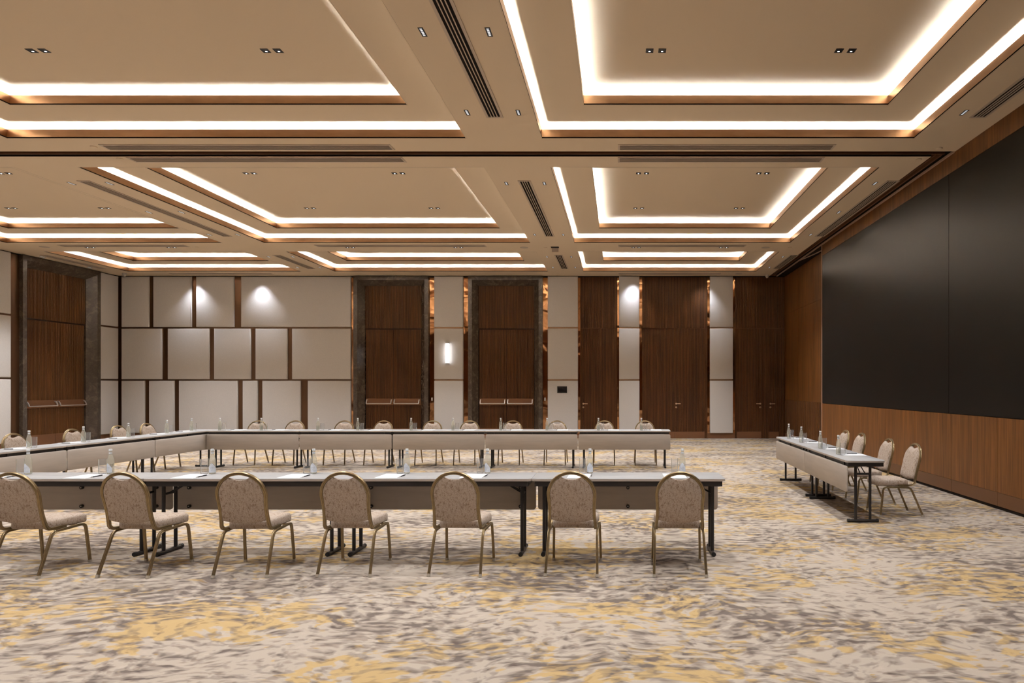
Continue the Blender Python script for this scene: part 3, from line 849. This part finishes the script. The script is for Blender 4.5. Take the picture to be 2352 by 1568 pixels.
# ------------------------------------------------------------------ table settings
TT = .746
def bottle_proto():
    t = empty('water_bottle')
    prof = [(.024, .002), (.0285, .004), (.030, .010), (.030, .118), (.0285, .140), (.022, .166), (.0155, .188), (.0132, .205), (.0130, .226)]
    MB().lathe(prof, 24).build('glass_body', 'bottle_glass', t, 60)
    MB().lathe([(.0145, .226), (.0152, .229), (.0152, .244), (.0135, .247)], 20).build('cap', 'cap', t, 40)
    MB().lathe([(.0139, .196), (.0136, .215)], 20, (0, 0), False, False).build('neck_label', 'label', t, 60)
    r = .0306; lab = MB(); K = 16; a1 = 1.38
    lo, hi = [], []
    for k in range(K + 1):
        u = -1 + 2 * k / K; a = -math.pi / 2 + u * a1
        lo.append((r * math.cos(a), r * math.sin(a), .016)); hi.append((r * math.cos(a), r * math.sin(a), .056 + .052 * (1 - abs(u) ** 1.35)))
    for k in range(K): lab.quad(lo[k], lo[k + 1], hi[k + 1], hi[k])
    lo_ = lab.build('paper_label', 'label', t, 60)
    prt = MB(); R = r + .0004
    def wrap(x, z): return (R * math.cos(-math.pi / 2 + x / R), R * math.sin(-math.pi / 2 + x / R), z)
    for txt, z, size in (('BLANC', .0615, .0105), ('BLEU', .0495, .0105)):
        cu_ = bpy.data.curves.new('txt', 'FONT'); cu_.body = txt; cu_.size = size; cu_.align_x = 'CENTER'; cu_.space_character = 1.35; cu_.resolution_u = 2
        to = bpy.data.objects.new('txt', cu_); COL.objects.link(to)
        bpy.context.view_layer.update()
        me = to.evaluated_get(bpy.context.evaluated_depsgraph_get()).to_mesh()
        base = len(prt.v)
        for v_ in me.vertices: prt.v.append(wrap(v_.co.x, z + v_.co.y))
        for p_ in me.polygons: prt.f.append([base + i for i in p_.vertices])
        bpy.data.objects.remove(to, do_unlink=True); bpy.data.curves.remove(cu_)
    for k in range(8):
        a_, c_ = -.036 + k * .009, -.027 + k * .009
        prt.quad(wrap(a_, .0295), wrap(c_, .0295), wrap(c_, .0303), wrap(a_, .0303))
    for x_, z_, w_, h_ in ((0, .0975, .0016, .0016), (0, .0405, .0026, .0012), (-.009, .0405, .0035, .0005), (.009, .0405, .0035, .0005), (0, .079, .006, .0004)):
        prt.quad(wrap(x_ - w_, z_ - h_), wrap(x_ + w_, z_ - h_), wrap(x_ + w_, z_ + h_), wrap(x_ - w_, z_ + h_))
    prt.build('lettering', 'print', lo_)
    return t
def glass_proto():
    prof = [(.0285, .0), (.031, .004), (.0335, .03), (.036, .150), (.0345, .150), (.0322, .032), (.030, .020), (.012, .018)]
    g = MB().lathe(prof, 24)
    return g.build('drinking_glass', 'tumbler', None, 50)
def paper_proto():
    return MB().box(-.105, .105, -.1485, .1485, 0, .0022).build('note_paper', 'paper')
def pen_proto():
    t = empty('ballpoint_pen')
    MB().rod((0, -.055, .005), (0, .07, .005), .0052).build('barrel', 'ink', t, 40)
    MB().sweep([(0, -.055, .005), (0, -.07, .005)], [(.0048 * math.cos(k * math.pi / 4), .0048 * math.sin(k * math.pi / 4)) for k in range(8)], (1, 0, 0)).build('tip', 'chrome', t, 40)
    MB().box(-.0016, .0016, .02, .066, .0100, .0118).build('clip', 'chrome', t)
    return t
bp_, gp_, pp_, np_ = bottle_proto(), glass_proto(), paper_proto(), pen_proto()
bu, gu, pu, nu = [], [], [], []
def setting(xb, yb, rz, where, dg, dp, dn, prot=0.0):
    """one place: bottle, glass, sheet of paper and pen, offsets (right, forward) in the sitter's frame"""
    def off(d):
        return (xb + d[0] * math.cos(rz) - d[1] * math.sin(rz), yb + d[0] * math.sin(rz) + d[1] * math.cos(rz))
    j = random.uniform
    place(bp_, bu, (xb, yb, TT), rz + j(-.35, .35), 'labelled water bottle ' + where, 'bottle', 'water bottles on the tables')
    place(gp_, gu, (*off((dg[0] + j(-.006, .006), dg[1])), TT), 0, 'clear empty drinking glass ' + where, 'glass', 'drinking glasses on the tables')
    pr = rz + j(-.03, .03)
    place(pp_, pu, (*off(dp), TT), pr, 'white note paper ' + where, 'paper', 'note papers on the tables')
    place(np_, nu, (*off(dn), TT + (.0022 if prot else 0)), rz + j(-.06, .06), 'black pen ' + where, 'pen', 'pens on the tables')
nb = [(.631, 6.515), (-.291, 6.515), (-1.311, 6.51), (-2.113, 6.506), (-3.039, 6.50), (-4.035, 6.48), (-5.041, 6.474), (-5.842, 6.457)]
for k, (x, y) in enumerate(nb):
    setting(x, y, 0, 'on the near tables, %s place from the right' % ORD[k], (-.072, -.005), (-.095, -.18), (.022, -.20))
fb_ = [.442, -.411, -1.431, -2.351, -3.297, -4.128, -5.187, -5.979, -7.103, -7.928]
for k, x in enumerate(fb_):
    setting(x, 12.965, math.pi, 'on the far tables, %s place from the right' % ORD[k], (-.076, -.02), (-.30, -.15), (-.175, -.14))
for k, (x, y) in enumerate(((-8.33, 9.22), (-8.35, 10.18), (-8.37, 11.14), (-8.38, 12.10), (-8.38, 12.80))):
    setting(x, y, -math.pi / 2, 'on the left tables, %s place from the left picture edge' % ORD[k], (-.085, 0), (.06, -.115), (.19, -.12))
for k, (x, y) in enumerate(((2.80, 8.34), (2.82, 9.15), (2.83, 10.14), (2.84, 10.93))):
    setting(x, y, math.pi / 2, 'on the tables by the video wall, %s' % ('nearest place', 'second place', 'third place', 'farthest place')[k], (-.062, -.035), (-.04, -.17), (.085, -.21))
